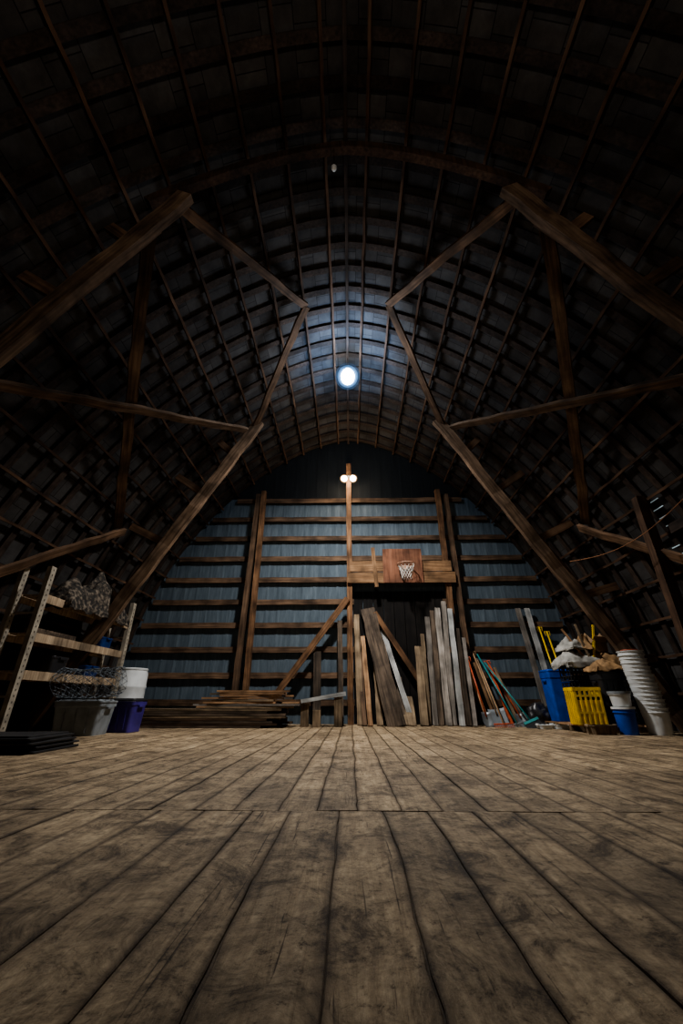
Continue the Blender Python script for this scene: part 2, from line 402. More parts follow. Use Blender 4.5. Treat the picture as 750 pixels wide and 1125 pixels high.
YG = 9.90
zs = [0.43+0.565*k for k in range(10)]
for z in zs:
    ax = arch_x(z)-0.12-.3*max(0, z-5)
    spans = [(-ax, 0.1), (2.3, ax)] if z < 3.0 else [(-ax, ax)]
    for a, b_ in spans:
        o = beam('wall_girt', (a, YG, z), (b_, YG, z), 0.13, 0.045, M_girt, up=(0, 1, 0), rough=0.008)
        tag(o, 'horizontal brown girt board nailed across the metal wall', 'wall girt', 'horizontal wall girts')
def post(x, y, ztop, w=0.14, d=0.14, lab='tall brown timber post standing before the metal wall', lean=0.0, mat=M_post):
    o = beam('wall_post', (x, y, 0), (x+lean, y, ztop), w, d, mat, rough=0.008); return tag(o, lab, 'post', 'end wall posts')
post(0.0, 9.77, 6.6, 0.13, 0.16, 'tall central timber post carrying twin lamps')
post(-2.36, 9.77, 5.75, 0.12, 0.15); post(-2.62, 9.77, 5.65, 0.12, 0.14, lean=0.12, mat=M_girt)
post(2.45, 9.77, 5.75, 0.12, 0.15); post(2.72, 9.77, 5.6, 0.1, 0.14, lean=-0.05, mat=M_girt)
def wbr(a, b_, w=0.14, lab='diagonal timber brace leaning against the end wall'):
    o = beam('diagonal_brace', a, b_, w, 0.06, M_post, rough=0.006); return tag(o, lab, 'brace', 'end wall braces')
wbr((-1.75, 9.65, 0.45), (-0.05, 9.65, 2.72)); wbr((1.75, 9.75, 0.55), (0.6, 9.75, 2.4), 0.12)
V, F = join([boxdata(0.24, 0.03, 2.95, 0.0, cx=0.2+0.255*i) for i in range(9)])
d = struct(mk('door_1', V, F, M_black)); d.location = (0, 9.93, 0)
for (z, xa, xb) in ((3.23, -0.05, 2.62), (3.52, 0.02, 2.55)):
    o = beam('header_board', (xa, 9.64, z), (xb, 9.64, z), 0.27, 0.05, M_header, rough=0.004); tag(o, 'wide reddish-brown header board above the dark doorway', 'board', 'doorway header boards')
o = beam('cleat', (0.66, 9.585, 2.98), (0.6, 9.585, 4.0), 0.09, 0.04, M_header); tag(o, 'short vertical cleat nailed across header boards', 'board')
bg = empty('basketball_hoop', (1.33, 9.585, 3.08), 'old wooden basketball backboard with rim and net', 'basketball hoop')
box('backboard', 0.98, 0.03, 0.88, (0, 0, 0), M_backb, bg, bev=0.006)['label'] = 'square reddish-brown painted wooden backboard'
M_rim = plain('rim_paint', (0.4, 0.22, 0.14), 0.5)
M_net = plain('net_cord', (0.6, 0.57, 0.52), 0.8)
pts = [(0.05+0.21*math.cos(a*math.pi/12), -0.24+0.21*math.sin(a*math.pi/12), 0.4) for a in range(25)]
tube('rim', pts, 0.012, M_rim, bg)
box('rim_bracket', 0.12, 0.06, 0.1, (0.05, -0.03, 0.33), M_rim, bg)
V, F = [], []; sg = 12; rows = 6
for i in range(rows+1):
    rr = 0.205-0.09*math.sin(i/rows*math.pi/2)
    for k in range(sg):
        a = 2*math.pi*(k+0.5*(i % 2))/sg; V.append((0.05+rr*math.cos(a), -0.24+rr*math.sin(a), 0.4-0.36*i/rows))
for i in range(rows-1):
    for k in range(sg):
        if i % 2 == 0: F.append((i*sg+k, (i+1)*sg+k, (i+2)*sg+k, (i+1)*sg+(k-1) % sg))
        else: F.append((i*sg+k, (i+1)*sg+(k+1) % sg, (i+2)*sg+k, (i+1)*sg+k))
me = bpy.data.meshes.new('net'); me.from_pydata(V, [], F); me.materials.append(M_net)
nt_ = link(bpy.data.objects.new('net', me), bg); w = nt_.modifiers.new('w', 'WIREFRAME'); w.thickness = 0.014; w.use_even_offset = False

# ------------------------------------------------------------ lumber stack
for L_ in range(8):
    for j in range(4):
        xa = -4.5+random.uniform(-0.15, 0.25); xb = random.uniform(-1.75, -1.15); yy = 8.55+0.235*j; z = 0.021+L_*0.041
        o = beam('plank', (xa, yy+random.uniform(-.01, .01), z), (xb, yy, z), 0.036, 0.2, random.choice([M_dark, M_dark, M_oldtan, M_girt]), up=(0, 1, 0), rough=0.001)
        tag(o, 'weathered brown plank lying in a long lumber stack', 'plank', 'stacked lumber planks')
for L_ in range(8):
    for j in range(3):
        xa = random.uniform(-3.3, -2.7)+L_*0.06; xb = random.uniform(-1.5, -0.98)-(L_*0.03); yy = 8.6+0.27*j; z = 0.351+L_*0.041
        sk = random.uniform(-.035, .035)
        o = beam('plank', (xa, yy+sk, z), (xb, yy-sk, z), 0.032, 0.16, random.choice([M_orange, M_oldtan, M_orange, M_orange, M_oldgrey]), up=(0, 1, 0), rough=0.001)
        tag(o, 'lighter orange-brown board on top of the lumber stack', 'plank', 'loose boards on top of the lumber stack')
o = beam('plank', (-1.0, 8.9, 0.455), (-0.1, 8.95, 0.60), 0.07, 0.16, M_white, up=(0, 1, 0)); tag(o, 'pale grey board propped on upright offcuts', 'plank')
o = beam('plank', (-0.98, 9.14, 0.45), (-0.1, 9.16, 0.62), 0.05, 0.16, M_white, up=(0, 1, 0)); tag(o, 'weathered pale board propped on upright offcuts', 'plank')
for (x, h) in ((-0.92, 0.41), (-0.68, 0.30), (-0.25, 0.53)):
    o = box('wood_block', 0.16, 0.14, h, (x, 8.95, 0), M_oldtan, bev=0.004)
    tag(o, 'short upright wood offcut beside the lumber stack', 'wood block', 'wood offcuts')
o = beam('plank', (-0.72, 9.5, 0), (-0.76, 9.72, 1.5), 0.17, 0.04, M_dark); tag(o, 'short dark brown plank leaning on wall girts', 'plank', 'leaning planks')
o = beam('plank', (-0.2, 9.45, 0), (-0.24, 9.72, 2.2), 0.11, 0.04, M_dark); tag(o, 'narrow dark plank leaning beside the central post', 'plank', 'leaning planks')

LP = [(.2, .16, 2.36, .13, M_oldtan, 9.3), (.40, .30, 1.85, .1, M_orange, 9.05), (.61, .56, 2.0, .13, M_oldtan, 9.3), (1.3, .78, 2.0, .11, M_white, 9.45),
      (1.49, 1.6, 1.62, .17, M_oldtan, 9.15), (1.73, 1.87, 2.3, .11, M_oldgrey, 9.25), (1.86, 2.0, 2.45, .11, M_dark, 9.3), (1.99, 2.13, 2.52, .13, M_oldgrey, 9.2),
      (2.12, 2.25, 2.63, .11, M_oldgrey, 9.3), (2.24, 2.38, 2.45, .11, M_white, 9.1), (2.37, 2.5, 2.0, .1, M_dark, 9.1), (2.47, 2.62, 1.78, .08, M_oldgrey, 9.0),
      (1.62, 1.72, 1.9, .09, M_oldtan, 9.35), (.28, .24, 1.5, .09, M_girt, 9.15), (1.2, 1.22, 0.55, .3, M_oldtan, 9.25), (1.08, 1.1, .95, .12, M_dark, 9.35)]
for (xb, xt, zt, w, mt, yb) in LP:
    o = beam('plank', (xb, yb, 0.01), (xt, 9.64 if xt > 2.2 else 9.84, zt), w, random.uniform(.03, .05), mt, rough=0.009)
    nm = {M_oldtan: 'weathered tan', M_orange: 'yellowish narrow', M_white: 'pale whitish-grey', M_oldgrey: 'pale grey', M_dark: 'dark brown', M_girt: 'brown'}[mt]
    tag(o, nm+' plank leaning upright against the dark doorway', 'plank', 'leaning planks')
o = beam('slab', (.92, 9.0, 0.0), (.42, 9.8, 2.5), .36, .07, M_dark, rough=0.03); tag(o, 'wide dark rough-sawn slab leaning against the doorway', 'wood slab')
for i, (xb, xt) in enumerate(((4.12, 4.08), (4.32, 4.3))):
    o = beam('plank', (xb, 9.35, 0), (xt, 9.84, 2.5), 0.12, 0.03, M_white if i else M_oldgrey); tag(o, 'tall narrow whitish board leaning on wall girts', 'plank', 'leaning planks')

# ------------------------------------------------------------ tools
M_handle = wood('tool_handle', (0.2, 0.12, 0.065), (0.4, 0.26, 0.15), 0.2)
M_teal = plain('teal_plastic', (0.02, 0.2, 0.2), 0.4)
M_red = plain('orange_red_plastic', (0.38, 0.075, 0.03), 0.45)
M_yellow = plain('yellow_plastic', (0.75, 0.5, 0.02), 0.5)
M_blue = plain('blue_plastic', (0.014, 0.07, 0.38), 0.4)
M_dkblue = plain('dark_blue_plastic', (0.01, 0.03, 0.12), 0.4)
M_whitep = plain('white_plastic', (0.62, 0.64, 0.64), 0.4, var=0.12)
M_greyp = plain('grey_plastic', (0.2, 0.22, 0.235), 0.5)
M_purple = plain('purple_plastic', (0.05, 0.035, 0.2), 0.4)
M_blackp = plain('black_plastic', (0.018, 0.018, 0.02), 0.4, spec=.6)
M_steel = plain('galvanised_steel', (0.25, 0.27, 0.28), 0.4, 0.6)
M_wire = plain('galvanised_wire', (0.10, 0.115, 0.13), 0.6, 0.2)
M_palemetal = plain('dull_painted_steel', (0.29, 0.255, 0.20), 0.7, 0.0, var=.4)
M_hole = plain('punched_steel', (0.10, 0.085, 0.065), 0.8, 0.0)
def tool(kind, xb, yb, xt, yt, zt, mh, mb, lab):
    base = Vector((xb, yb, 0.0)); top = Vector((xt, yt, zt)); ax = (top-base); Ln = ax.length; ax.normalize()
    u = Vector((0, -1, 0)); u = (u-ax*u.dot(ax)).normalized(); x = u.cross(ax)
    m = Matrix((x, u, ax)).transposed().to_4x4(); m.translation = base
    e = empty(kind, (0, 0, 0), lab, kind.replace('_', ' ')); e.matrix_basis = m
    if kind in ('shovel', 'snow_shovel'):
        w = 0.34 if kind == 'snow_shovel' else 0.2; h = 0.34 if kind == 'snow_shovel' else 0.28
        V, F = [], []; nx, nz = 8, 6
        for side in (0, 0.006):
            for j in range(nz+1):
                for i in range(nx+1):
                    a = i/nx-0.5; b = j/nz; ww = w*(1 if kind == 'snow_shovel' else (0.55+0.45*math.sin(math.pi*min(1, b*1.4+.12)/1.6)))
                    V.append((a*ww, side+0.05*(1-(2*a)**2)*-1+0.05*b*b, b*h))
        k = (nx+1)*(nz+1)
        for j in range(nz):
            for i in range(nx):
                q = j*(nx+1)+i; F += [(q, q+1, q+nx+2, q+nx+1), (k+q, k+q+1, k+q+nx+2, k+q+nx+1)]
        for i in range(nx):
            F.append((i, i+1, k+i+1, k+i)); q = nz*(nx+1)+i; F.append((q, q+1, k+q+1, k+q))
        mk('blade', V, F, mb, e, True); tube('handle', [(0, 0, h*0.7), (0, 0, Ln)], 0.018, mh, e)
        tube('grip', [(-0.05, 0, Ln-.1), (-0.06, 0, Ln), (0.06, 0, Ln), (0.05, 0, Ln-.1)], 0.012, mh, e)
    elif kind == 'rake':
        V, F = join([boxdata(0.38, 0.02, 0.02, 0.07)]+[boxdata(0.008, 0.008, 0.08, 0, cx=-0.18+0.03*i) for i in range(13)])
        mk('rake_head', V, F, mb, e); tube('handle', [(0, 0, 0.08), (0, 0, Ln)], 0.016, mh, e)
    elif kind == 'broom':
        v1 = boxdata(0.3, 0.06, 0.05, 0.12); mk('broom_head', *v1, mh, e)
        V, F = join([boxdata(0.007, 0.007, 0.12, 0, cx=-0.14+0.014*i, cy=-0.02+0.013*(j)) for i in range(21) for j in range(4)])
        mk('bristles', V, F, mb, e); tube('handle', [(0, 0, 0.15), (0, 0, Ln)], 0.016, mh, e)
    return e
tool('shovel', 2.72, 8.9, 2.62, 9.5, 1.35, M_red, M_steel, 'spade with orange-red handle leaning by upright planks')
tool('snow_shovel', 3.02, 9.1, 2.85, 9.84, 1.5, M_handle, M_greyp, 'dark scoop shovel with wooden handle against wall')
tool('rake', 3.25, 8.8, 2.95, 9.84, 1.45, M_teal, M_steel, 'garden rake with teal handle leaning on wall')
tool('shovel', 3.45, 8.95, 3.15, 9.84, 1.3, M_red, M_steel, 'spade with red handle leaning on wall')
tool('broom', 3.5, 8.6, 3.05, 9.7, 1.25, M_teal, M_blackp, 'teal-handled push broom leaning at an angle')
tool('rake', 2.95, 8.7, 2.9, 9.7, 1.3, M_handle, M_red, 'red-headed rake with wooden handle')
tool('shovel', 4.52, 9.3, 4.5, 9.83, 2.05, M_yellow, M_yellow, 'long yellow-handled shovel behind blue bin')
tool('shovel', 4.7, 9.35, 4.66, 9.83, 1.95, M_yellow, M_steel, 'second yellow-handled spade leaning on the wall')
for (a, b_, c, h) in ((2.84, 2.66, M_orange, 1.1), (3.12, 2.9, M_oldgrey, 1.35), (3.6, 3.35, M_dark, .95), (3.3, 3.16, M_red, 1.2), (2.98, 2.8, M_header, 1.25), (3.42, 3.3, M_oldtan, 1.15)):
    o = beam('wooden_stake', (a, 9.25, 0), (b_, 9.82 if b_ > 2.85 else 9.65, h), 0.06, 0.03, c); tag(o, 'narrow wooden stake leaning among garden tools', 'stake', 'stakes by the tools')
o = blob('plastic_bag', (0.26, 0.2, 0.28), M_blackp, (3.8, 9.05, 0), amp=0.3, seed=4); tag(o, 'slumped black plastic bag on the floor', 'bag')

# ------------------------------------------------------------ right pile
def pallet(x, y, w=1.1, d=0.9, rz=0):
    e = empty('pallet', (x, y, 0), 'low wooden pallet under stored goods', 'pallet', 'wooden pallets', (0, 0, rz))
    for i in range(3): box('runner', w, 0.08, 0.09, (0, -d/2+0.05+i*(d-0.1)/2, 0.0), M_oldtan, e)
    for i in range(7): box('deck_board', 0.11, d, 0.02, (-w/2+0.055+i*(w-0.11)/6, 0, 0.09), M_orange, e)
    return e
pallet(4.3, 8.85, 1.0, 0.7); pallet(4.4, 7.85, 1.25, 1.15)
def barrel(x, y, z, r, h, mat, lab, lidm=None):
    e = empty('barrel', (x, y, z), lab, 'barrel')
    prof = [(0.0, 0), (r*.9, 0), (r*.95, .02), (r, h*.08), (r, h*.28), (r*1.03, h*.30), (r*1.03, h*.33), (r, h*.35), (r, h*.64), (r*1.03, h*.66), (r*1.03, h*.69), (r, h*.71), (r, h*.9), (r*.93, h*.97), (r*.93, h*.98), (0, h*.98)]
    lathe('body', prof, mat, parent=e)
    lathe('lid', [(r*.6, h*.98), (r*.97, h*.975), (r*.98, h*1.0), (r*.9, h*1.01), (r*.86, h*.99), (0, h*.99)], lidm or mat, parent=e)
    return e
barrel(-4.62, 9.0, 0, 0.31, 1.08, M_whitep, 'tall white plastic drum beside storage tubs')
def tub(name, w, d, h, loc, mat, lab, cat, lid=None, rz=0, rx=0, hollow=True, ribs=True, group=None):
    e = empty(name, loc, lab, cat, group, (rx, 0, rz))
    secs = [(w*.84, d*.84, .04, 0), (w*.96, d*.96, .05, h*.86), (w, d, .05, h*.87), (w, d, .05, h)]
    if hollow: secs += [(w*.95, d*.95, .045, h), (w*.8, d*.8, .04, .02)]
    loft('body', secs, mat, parent=e)
    if ribs:
        for i in (-1, 0, 1):
            for sy in (-1, 1):
                box('rib', 0.02, 0.012, h*.72, (i*w*.24, sy*(d*.455), h*.1), mat, e, rot=(math.radians(-sy*2.5), 0, 0))
    for sx in (-1, 1): box('handle', 0.03, d*.35, 0.035, (sx*(w/2+.012), 0, h*.8), mat, e, bev=.005)
    if lid: loft('lid', [(w*1.03, d*1.03, .055, h+.001), (w*1.03, d*1.03, .055, h+.025), (w*.9, d*.9, .05, h+.03), (w*.86, d*.86, .05, h+.045)], lid, parent=e)
    return e
tub('storage_bin', 0.46, 0.42, 0.88, (4.12, 8.75, 0.112), M_blue, 'tall blue plastic bin standing on a pallet', 'storage bin', lid=M_blue, ribs=False)
# yellow crate: solid sides with shallow ribs and a slotted upper band
def slot_crate(loc, w, d, h, mat, inner, lab, rz):
    e = empty('plastic_crate', loc, lab, 'crate', None, (0, 0, rz)); parts = [boxdata(w, d, .02, 0)]
    for s in (-1, 1):
        parts += [boxdata(w, .016, h*.62, .02, 0, s*(d/2-.008)), boxdata(.016, d, h*.62, .02, s*(w/2-.008), 0)]
        parts += [boxdata(w+.03, .035, .05, h-.05, 0, s*(d/2-.005)), boxdata(.035, d+.03, .05, h-.05, s*(w/2-.005), 0)]
        for i in range(6):
            parts.append(boxdata(.03, .024, h-.03, .01, -w/2+.015+i*(w-.03)/5, s*d/2)); parts.append(boxdata(.024, .03, h-.03, .01, s*w/2, -d/2+.015+i*(d-.03)/5))
        for z in (h*.3, h*.74): parts.append(boxdata(w, .022, .03, z, 0, s*d/2))
    V, F = join(parts); mk('crate_body', V, F, mat, e)
    loft('crate_contents', [(w*.86, d*.84, .03, .03), (w*.88, d*.86, .03, h*.8)], inner, parent=e)
slot_crate((3.93, 7.5, 0.112), 0.42, 0.36, 0.56, M_yellow, M_blackp, 'bright yellow ribbed plastic crate on a wooden pallet', -.1)
def crate(x, y, z, w, d, h, mat, lab, rz=0):
    e = empty('plastic_crate', (x, y, z), lab, 'crate', 'stacked black crates', (0, 0, rz))
    def panel(ww, hh, loc, rot):
        nx, nz = max(3, int(ww/0.07)), max(2, int(hh/0.07)); V = [(-ww/2+ww*i/nx, 0, hh*j/nz) for j in range(nz+1) for i in range(nx+1)]
        F = [(j*(nx+1)+i, j*(nx+1)+i+1, (j+1)*(nx+1)+i+1, (j+1)*(nx+1)+i) for j in range(nz) for i in range(nx)]
        o = mk('crate_side', V, F, mat, e); o.location = loc; o.rotation_euler = rot
        m = o.modifiers.new('w', 'WIREFRAME'); m.thickness = 0.03; m.use_even_offset = False
    panel(w, h, (0, -d/2, 0), (0, 0, 0)); panel(w, h, (0, d/2, 0), (0, 0, 0)); panel(d, h, (-w/2, 0, 0), (0, 0, math.pi/2)); panel(d, h, (w/2, 0, 0), (0, 0, math.pi/2))
    box('crate_floor', w, d, 0.015, (0, 0, 0.0), mat, e)
    return e
for cx in (4.26, 4.77):
    for i in range(3): crate(cx, 8.1, 0.125+i*0.335, 0.46, 0.42, 0.31, M_blackp, 'black lattice plastic crate stacked on a pallet', rz=0.03*i)
tub('storage_tub', 0.42, 0.34, 0.78, (4.4, 7.5, 0.112), M_blackp, 'tall black plastic tub on a pallet', 'storage tub', lid=M_blackp)
def bucket(x, y, z, mat, lab, grp, lid=None, r=0.15, h=0.37, handle=True):
    e = empty('bucket', (x, y, z), lab, 'bucket', grp)
    lathe('body', [(0, .0), (r*.83, 0), (r*.85, .01), (r*.97, h*.8), (r*1.06, h*.81), (r*1.06, h*.84), (r*.98, h*.85), (r*1.0, h*.97), (r*1.07, h*.975), (r*1.07, h), (r*.985, h), (r*.83, .012), (0, .012)], mat, parent=e, seg=24)
    if lid: lathe('lid', [(0, h+.004), (r*.95, h+.004), (r*1.1, h+.012), (r*1.1, h-.02)], lid, parent=e, seg=24)
    elif handle:
        tube('handle', [(r*1.05*math.cos(a*math.pi/10), -0.02-0.1*math.sin(a*math.pi/10), h*.8-0.12*math.sin(a*math.pi/10)) for a in range(11)], 0.003, M_steel, e)
    return e
for i in range(8): bucket(4.68-.016*i, 6.95, 0.0+i*0.118, M_whitep, 'white plastic bucket nested in a tall leaning stack', 'stacked white buckets', handle=False, r=.18)
bucket(4.24, 7.0, 0, M_blue, 'blue bucket with white lid on the floor', None, lid=M_whitep)
bucket(4.24, 7.0, 0.39, M_whitep, 'white bucket set on a blue lidded bucket', None, lid=M_greyp, h=.2)
tub('storage_tub', 0.4, 0.26, 0.13, (3.86, 7.05, 0), M_oldtan, 'shallow wooden tray on the floor', 'tray', ribs=False)
bpy.data.objects['storage_tub.001' if 'storage_tub.001' in bpy.data.objects else 'storage_tub'].name = 'tray'
M_bag = plain('white_feed_bag', (0.36, 0.35, 0.32), 0.7, scale=6, var=.45)
M_cloth = plain('tan_cloth', (0.30, 0.18, 0.085), 0.85, var=.5, scale=7)
M_card = plain('cardboard', (0.34, 0.22, 0.12), 0.9, var=.2)
M_rope = plain('orange_rope', (0.22, 0.10, 0.045), 0.8)
o = drape('sheet', 0.26, 0.23, 0.18, M_bag, (4.26, 8.1, 1.12), seed=2, rot=.05, hump=.12, fold=1.5); tag(o, 'crumpled off-white sheet draped over black crates', 'sheet')
o = drape('sheet', 0.24, 0.22, 0.14, M_cloth, (4.77, 8.1, 1.12), seed=5, rot=-.05, hump=.08, fold=1.4); tag(o, 'crumpled tan sheet draped over black crates', 'sheet')
def carton(x, y, z, w, d, h, rz):
    e = empty('cardboard_box', (x, y, z), 'open cardboard box perched on draped sheets', 'box', None, (0, 0, rz))
    V, F = join([boxdata(w, .006, h, 0, 0, -d/2), boxdata(w, .006, h, 0, 0, d/2), boxdata(.006, d, h, 0, -w/2, 0), boxdata(.006, d, h, 0, w/2, 0), boxdata(w, d, .006, 0)])
    mk('body', V, F, M_card, e)
    for (sx, sy, L_, a) in ((0, -1, w, .9), (0, 1, w, -.7), (-1, 0, d, .8), (1, 0, d, .6)):
        o = mk('flap', *boxdata(L_*.96, .005, .13), M_card, e)
        if sy: o.location = (0, sy*d/2, h); o.rotation_euler = (a, 0, 0)
        else: o.location = (sx*w/2, 0, h); o.rotation_euler = (0, sx*a, math.pi/2)
    return e
carton(4.68, 8.08, 1.3, .32, .24, .18, .2)
o = drape('feed_bag', 0.12, 0.14, 0.12, M_bag, (4.2, 8.05, 1.37), seed=11, hump=.1, fold=1.6, rot=.4); tag(o, 'limp white feed bag crumpled on a draped sheet', 'bag')
o = drape('cloth', 0.1, 0.1, 0.1, M_cloth, (4.44, 8.02, 1.36), seed=14, hump=.1, fold=1.6, rot=.9); tag(o, 'brown rag bunched beside a cardboard box', 'cloth')
for (a, b_, c) in (((4.3, 7.86, 1.2), (4.08, 8.0, 1.72), M_orange), ((4.5, 7.87, 1.2), (4.66, 7.92, 1.78), M_yellow), ((4.4, 7.87, 1.2), (4.34, 7.95, 1.8), M_oldtan)):
    o = beam('wooden_stick', a, b_, .035, .02, c); tag(o, 'short narrow stick poking up from the draped heap', 'stick', 'sticks in the heap')
o = drape('cloth', 0.18, 0.15, 0.1, M_cloth, (4.4, 7.5, .95), seed=8, fold=1.3); tag(o, 'brown cloth thrown over a black tub', 'cloth')
tub('storage_tub', 0.42, 0.4, 0.55, (5.0, 8.75, 0.0), M_blackp, 'dark plastic tub beside a blue bin', 'storage tub', lid=M_greyp)
pts = [(4.56+(0.1+.006*(i//20))*math.cos(i*math.pi/10), 6.95+(0.1+.006*(i//20))*math.sin(i*math.pi/10), 1.205+.002*(i//20)) for i in range(80)]
o = tube('rope_coil', pts, .009, M_red); tag(o, 'small red rope coil resting on bucket stack', 'rope')
for (x, yy, rz) in ((3.55, 8.35, .2), (3.85, 8.35, -.15)):
    tub('tray', 0.26, 0.2, 0.07, (x, yy, 0), M_whitep, 'small white plastic tray on the floorboards', 'tray', rz=rz, ribs=False, group='white trays')
pts = []
for i in range(25):
    f = i/24; pts.append((3.95+0.56*f, 6.9-2.4*f, 2.72+0.3*f-0.25*math.sin(math.pi*f)))
o = tube('rope', pts, .007, M_rope); tag(o, 'thin brown-orange rope slung loosely along the side wall', 'rope')
M_day = emis('daylight', (0.5, 0.62, 0.68), 0.22)
for i, (yy, z, l) in enumerate(((5.62, 3.28, .16), (5.66, 3.16, .2), (5.7, 3.03, .14), (5.66, 2.9, .2), (5.85, 2.6, .15), (5.9, 2.48, .2), (5.85, 2.36, .14))):
    x = arch_x(z, R0-.06); o = box('daylight_gap_%d' % (i+1), 0.012, l, 0.014, (x, yy, z), M_day, rot=(0, -math.atan2(z, x-AX), 0)); struct(o)  # thin glowing strips put in for daylight through gaps in the roof

# ------------------------------------------------------------ left shelving
sh = empty('shelving_unit', (-4.68, 6.97, 0), 'tall open metal shelving rack with wooden decks', 'shelving unit')
def upright(x, y):
    V, F = join([boxdata(0.012, 0.10, 2.3, 0), boxdata(0.07, 0.012, 2.3, 0, cx=-0.03, cy=-0.045)]+[boxdata(0.004, 0.018, 0.025, 0.06+0.075*i, cx=0.008, cy=0.0) for i in range(30)])
    o = mk('upright', V, F, M_palemetal, sh); o.location = (x, y, 0); o.data.materials.append(M_hole)
    for p in o.data.polygons:
        if p.index >= 12: p.material_index = 1
for x in (0.21, -0.2):
    for y in (-1.25, 1.25): upright(x, y)
for z in (0.79, 1.29, 1.84):
    box('shelf_board', 0.3, 2.4, 0.025, (-0.02, 0, z+.03), M_shelf, sh)
    for x in (0.17, -0.21): box('shelf_rail', 0.03, 2.44, 0.12, (x, 0, z-0.06), M_shelf, sh)
for y in (-1.25, 1.25):
    for z in (0.5, 1.6): box('cross_bar', 0.3, 0.02, 0.03, (-0.02, y, z), M_palemetal, sh)
def camo():
    m, nt, b = new_mat('camo_net'); L = nt.links.new
    tc = N(nt, 'ShaderNodeTexCoord'); n = N(nt, 'ShaderNodeTexNoise'); n.inputs['Scale'].default_value = 15; n.inputs['Detail'].default_value = 5; L(tc.outputs['Object'], n.inputs[0])
    r = ramp(nt, [(0.44, (0.010, 0.008, 0.006)), (0.54, (0.055, 0.042, 0.03)), (0.64, (0.15, 0.12, 0.09))]); L(n.outputs[0], r.inputs[0]); L(r.outputs[0], b.inputs['Base Color']); b.inputs['Roughness'].default_value = .9
    bp = N(nt, 'ShaderNodeBump'); bp.inputs['Strength'].default_value = 1; bp.inputs['Distance'].default_value = .03; L(n.outputs[0], bp.inputs['Height']); L(bp.outputs[0], b.inputs['Normal'])
    return m
o = drape('camouflage_tarp', 0.21, 0.85, 0.2, camo(), (-4.66, 7.1, 1.91), seed=9, hump=.46, fold=1.3); tag(o, 'bundled mottled brown-grey tarp draped on the top shelf', 'tarp')
tub('storage_tub', 0.26, 0.36, 0.2, (-4.7, 7.75, 1.347), M_dkblue, 'small blue plastic tub on a shelf', 'storage tub', ribs=False)
tub('storage_tub', 0.28, 0.4, 0.18, (-4.7, 7.5, 0.847), M_dkblue, 'blue plastic tub on the lowest shelf', 'storage tub', ribs=False)
tub('storage_tub', 0.28, 0.4, 0.25, (-4.7, 6.6, 0.847), M_blackp, 'black plastic tub on the lowest shelf', 'storage tub', ribs=False)
for i in range(3):
    o = box('board', .2, .9, .03, (-4.7, 6.4, 1.347+.031*i), M_dark); tag(o, 'short dark board lying on the middle shelf', 'board', 'boards on the shelf')
tub('storage_bin', 0.72, 0.5, 0.44, (-4.08, 6.75, 0), M_greyp, 'large grey plastic storage bin on the floor', 'storage bin', lid=M_greyp, rz=0.06)
tub('storage_bin', 0.5, 0.44, 0.46, (-3.78, 7.4, 0), M_purple, 'dark purple plastic storage bin with lid', 'storage bin', lid=M_blackp, rz=-0.05)
V, F = [], []; na, nl = 13, 13
o0 = 0; rr = 0.2
for j in range(nl+1):
    for k in range(na):
        a = 2*math.pi*(k+0.5*(j % 2))/na; q = rr+.03*math.sin(3*a+j*.3); V.append((q*math.cos(a), q*math.sin(a)*0.95, -0.47+0.94*j/nl+random.uniform(-.012, .012)))
for j in range(nl):
    for k in range(na):
        a, b_ = o0+j*na+k, o0+j*na+(k+1) % na; c, d_ = o0+(j+1)*na+k, o0+(j+1)*na+(k+1) % na
        F += [(a, b_, c), (b_, d_, c)] if j % 2 == 0 else [(a, b_, d_), (a, d_, c)]
me = bpy.data.meshes.new('wire_mesh_roll'); me.from_pydata(V, [], F); me.materials.append(M_wire)
wr = link(bpy.data.objects.new('wire_mesh_roll', me)); wr.location = (-4.02, 6.6, 0.725); wr.rotation_euler = (0, math.radians(90), 0.12)
w = wr.modifiers.new('w', 'WIREFRAME'); w.thickness = 0.012; w.use_even_offset = False
tag(wr, 'loose roll of galvanised chicken wire on grey bin', 'wire roll')
M_mat = plain('dark_rubber', (0.022, 0.022, 0.024), 0.5)
for i in range(4):
    z = 0.001+i*0.038
    secs = [(1.2, 0.8, .03, 0), (1.2, 0.8, .03, 0.018), (1.12, .72, .03, .019), (1.12, .72, .03, .037)]
    o = loft('rubber_mat', secs, M_mat, (-3.7+random.uniform(-.05, .05), 4.75+random.uniform(-.05, .05), z), rot=(0, 0, 0.06+random.uniform(-.03, .03)))
    tag(o, 'flat black rubber mat in a low floor pile', 'mat', 'piled rubber mats')

# ------------------------------------------------------------ lamps
M_em1 = emis('lamp_glow', (0.75, 0.88, 1.0), 90)
M_em2 = emis('bulb_glow', (1.0, 0.8, 0.58), 60)
def glow_shell(name, col, e, tr):
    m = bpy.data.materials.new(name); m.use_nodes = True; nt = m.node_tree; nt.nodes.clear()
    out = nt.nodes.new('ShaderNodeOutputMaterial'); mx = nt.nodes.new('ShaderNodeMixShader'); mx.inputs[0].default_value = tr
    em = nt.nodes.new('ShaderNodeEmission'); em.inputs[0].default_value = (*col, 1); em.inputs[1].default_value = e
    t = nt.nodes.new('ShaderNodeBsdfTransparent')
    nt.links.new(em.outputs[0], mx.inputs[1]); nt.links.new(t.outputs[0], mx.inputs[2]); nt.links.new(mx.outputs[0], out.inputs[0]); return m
pl = empty('hanging_work_light', (0, 6.6, 6.88), 'blazing blue-white lamp with added glow shells hanging from the roof ridge', 'ceiling lamp')
lathe('lamp_base', [(0, .26), (.04, .26), (.05, .24), (.07, .22), (.07, .19), (0, .19)], M_steel, parent=pl)
tube('cord', [(0, 0, .26), (0, 0, .53)], .008, M_blackp, pl)
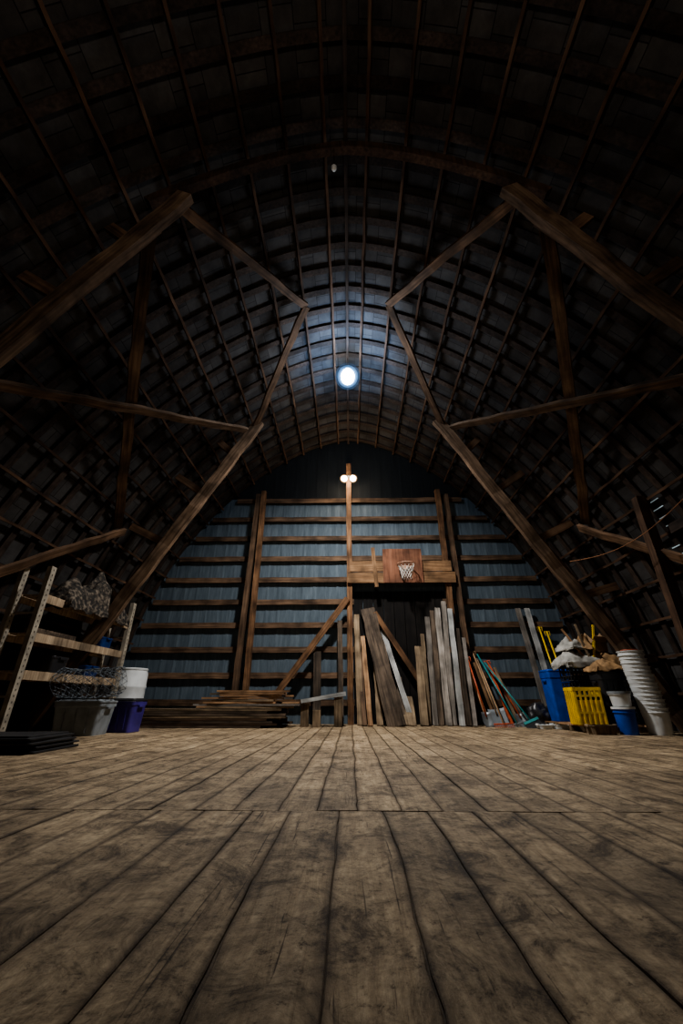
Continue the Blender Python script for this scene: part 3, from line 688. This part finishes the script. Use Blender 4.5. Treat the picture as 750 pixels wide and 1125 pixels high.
lathe('glowing_bulb', [(0, -.19)]+[(.15*math.sin(a*math.pi/12), -.19*math.cos(a*math.pi/12)) for a in range(1, 12)]+[(0, .19)], M_em1, parent=pl)
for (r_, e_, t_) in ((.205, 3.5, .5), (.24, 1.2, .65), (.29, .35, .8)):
    lathe('halo_shell', [(r_*.93*math.sin(a*math.pi/16), .005-r_*math.cos(a*math.pi/16)) for a in range(0, 14)], glow_shell('blue_halo_glow', (0.22, 0.5, 1.0), e_, t_), parent=pl)  # nested glowing shells added round the bulb to imitate its halo
tw = empty('twin_floodlight', (0, 9.6, 6.02), 'twin bright bulbs mounted near the top of the central post', 'lamp')
box('mount_plate', .3, .04, .06, (0, .04, 0.08), M_steel, tw)
for s in (-1, 1):
    lathe('bulb', [(0, -.08)]+[(.08*math.sin(a*math.pi/8), -.08*math.cos(a*math.pi/8)) for a in range(1, 8)]+[(0, .08)], M_em2, (s*.12, -.06, 0), tw)
    lathe('glass_shade', [(.115*math.sin(a*math.pi/12), -.115*math.cos(a*math.pi/12)) for a in range(0, 10)], glow_shell('frosted_warm_glass', (1.0, 0.6, 0.3), 1.2, .6), (s*.12, -.06, 0), tw)
hb = empty('light_bulb', (-0.16, 2.86, 6.98), 'small unlit bare bulb hanging under the roof', 'light bulb')
lathe('glass', [(0, -.05), (.03, -.04), (.04, 0), (.02, .05), (0, .05)], M_whitep, parent=hb)
tube('cord', [(0, 0, .05), (0, 0, .38)], .006, M_blackp, hb); lathe('socket', [(0, .04), (.022, .04), (.022, .1), (0, .1)], M_blackp, parent=hb)

def lamp(kind, loc, col, power, radius, rot=(0, 0, 0), **kw):
    l = bpy.data.lights.new('light', kind); l.color = col; l.energy = power
    l.shadow_soft_size = radius
    for k, v in kw.items(): setattr(l, k, v)
    o = bpy.data.objects.new('light', l); o.location = loc; o.rotation_euler = rot; C.objects.link(o); return o
lamp('SPOT', (0, 6.6, 6.5), (1.0, 0.97, 0.93), 1950, 0.15, rot=(math.radians(8), 0, 0), spot_size=math.radians(146), spot_blend=1.0)
lamp('POINT', (0, 6.3, 6.4), (0.78, 0.87, 1.0), 165, 0.32)
lamp('SPOT', (0, 6.5, 5.9), (0.20, 0.48, 1.0), 430, 0.3, rot=(math.radians(180), 0, 0), spot_size=math.radians(105), spot_blend=1.0)
lamp('POINT', (0, 9.25, 5.85), (1.0, 0.78, 0.55), 38, 0.1)
lamp('SPOT', (0, -2.6, 3.4), (1.0, 0.88, 0.76), 330, 0.25, rot=(math.radians(90+30), 0, 0), spot_size=math.radians(120), spot_blend=0.9)  # added unseen fill behind the camera, aimed up at the trusses

w = bpy.data.worlds.new('World'); bpy.context.scene.world = w; w.use_nodes = True
w.node_tree.nodes['Background'].inputs[0].default_value = (0.002, 0.0025, 0.003, 1)
bpy.context.scene.view_settings.look = 'AgX - Medium High Contrast'

# ------------------------------------------------------------ camera
cam = bpy.data.cameras.new('Camera'); cam.sensor_fit = 'VERTICAL'; cam.sensor_height = 36; cam.lens = 36*437/1125
cam.clip_start = 0.02
co = bpy.data.objects.new('Camera', cam); co.location = (0, 0, 0.465); co.rotation_euler = (math.radians(90+25.4), 0, math.radians(1.18))
C.objects.link(co); bpy.context.scene.camera = co
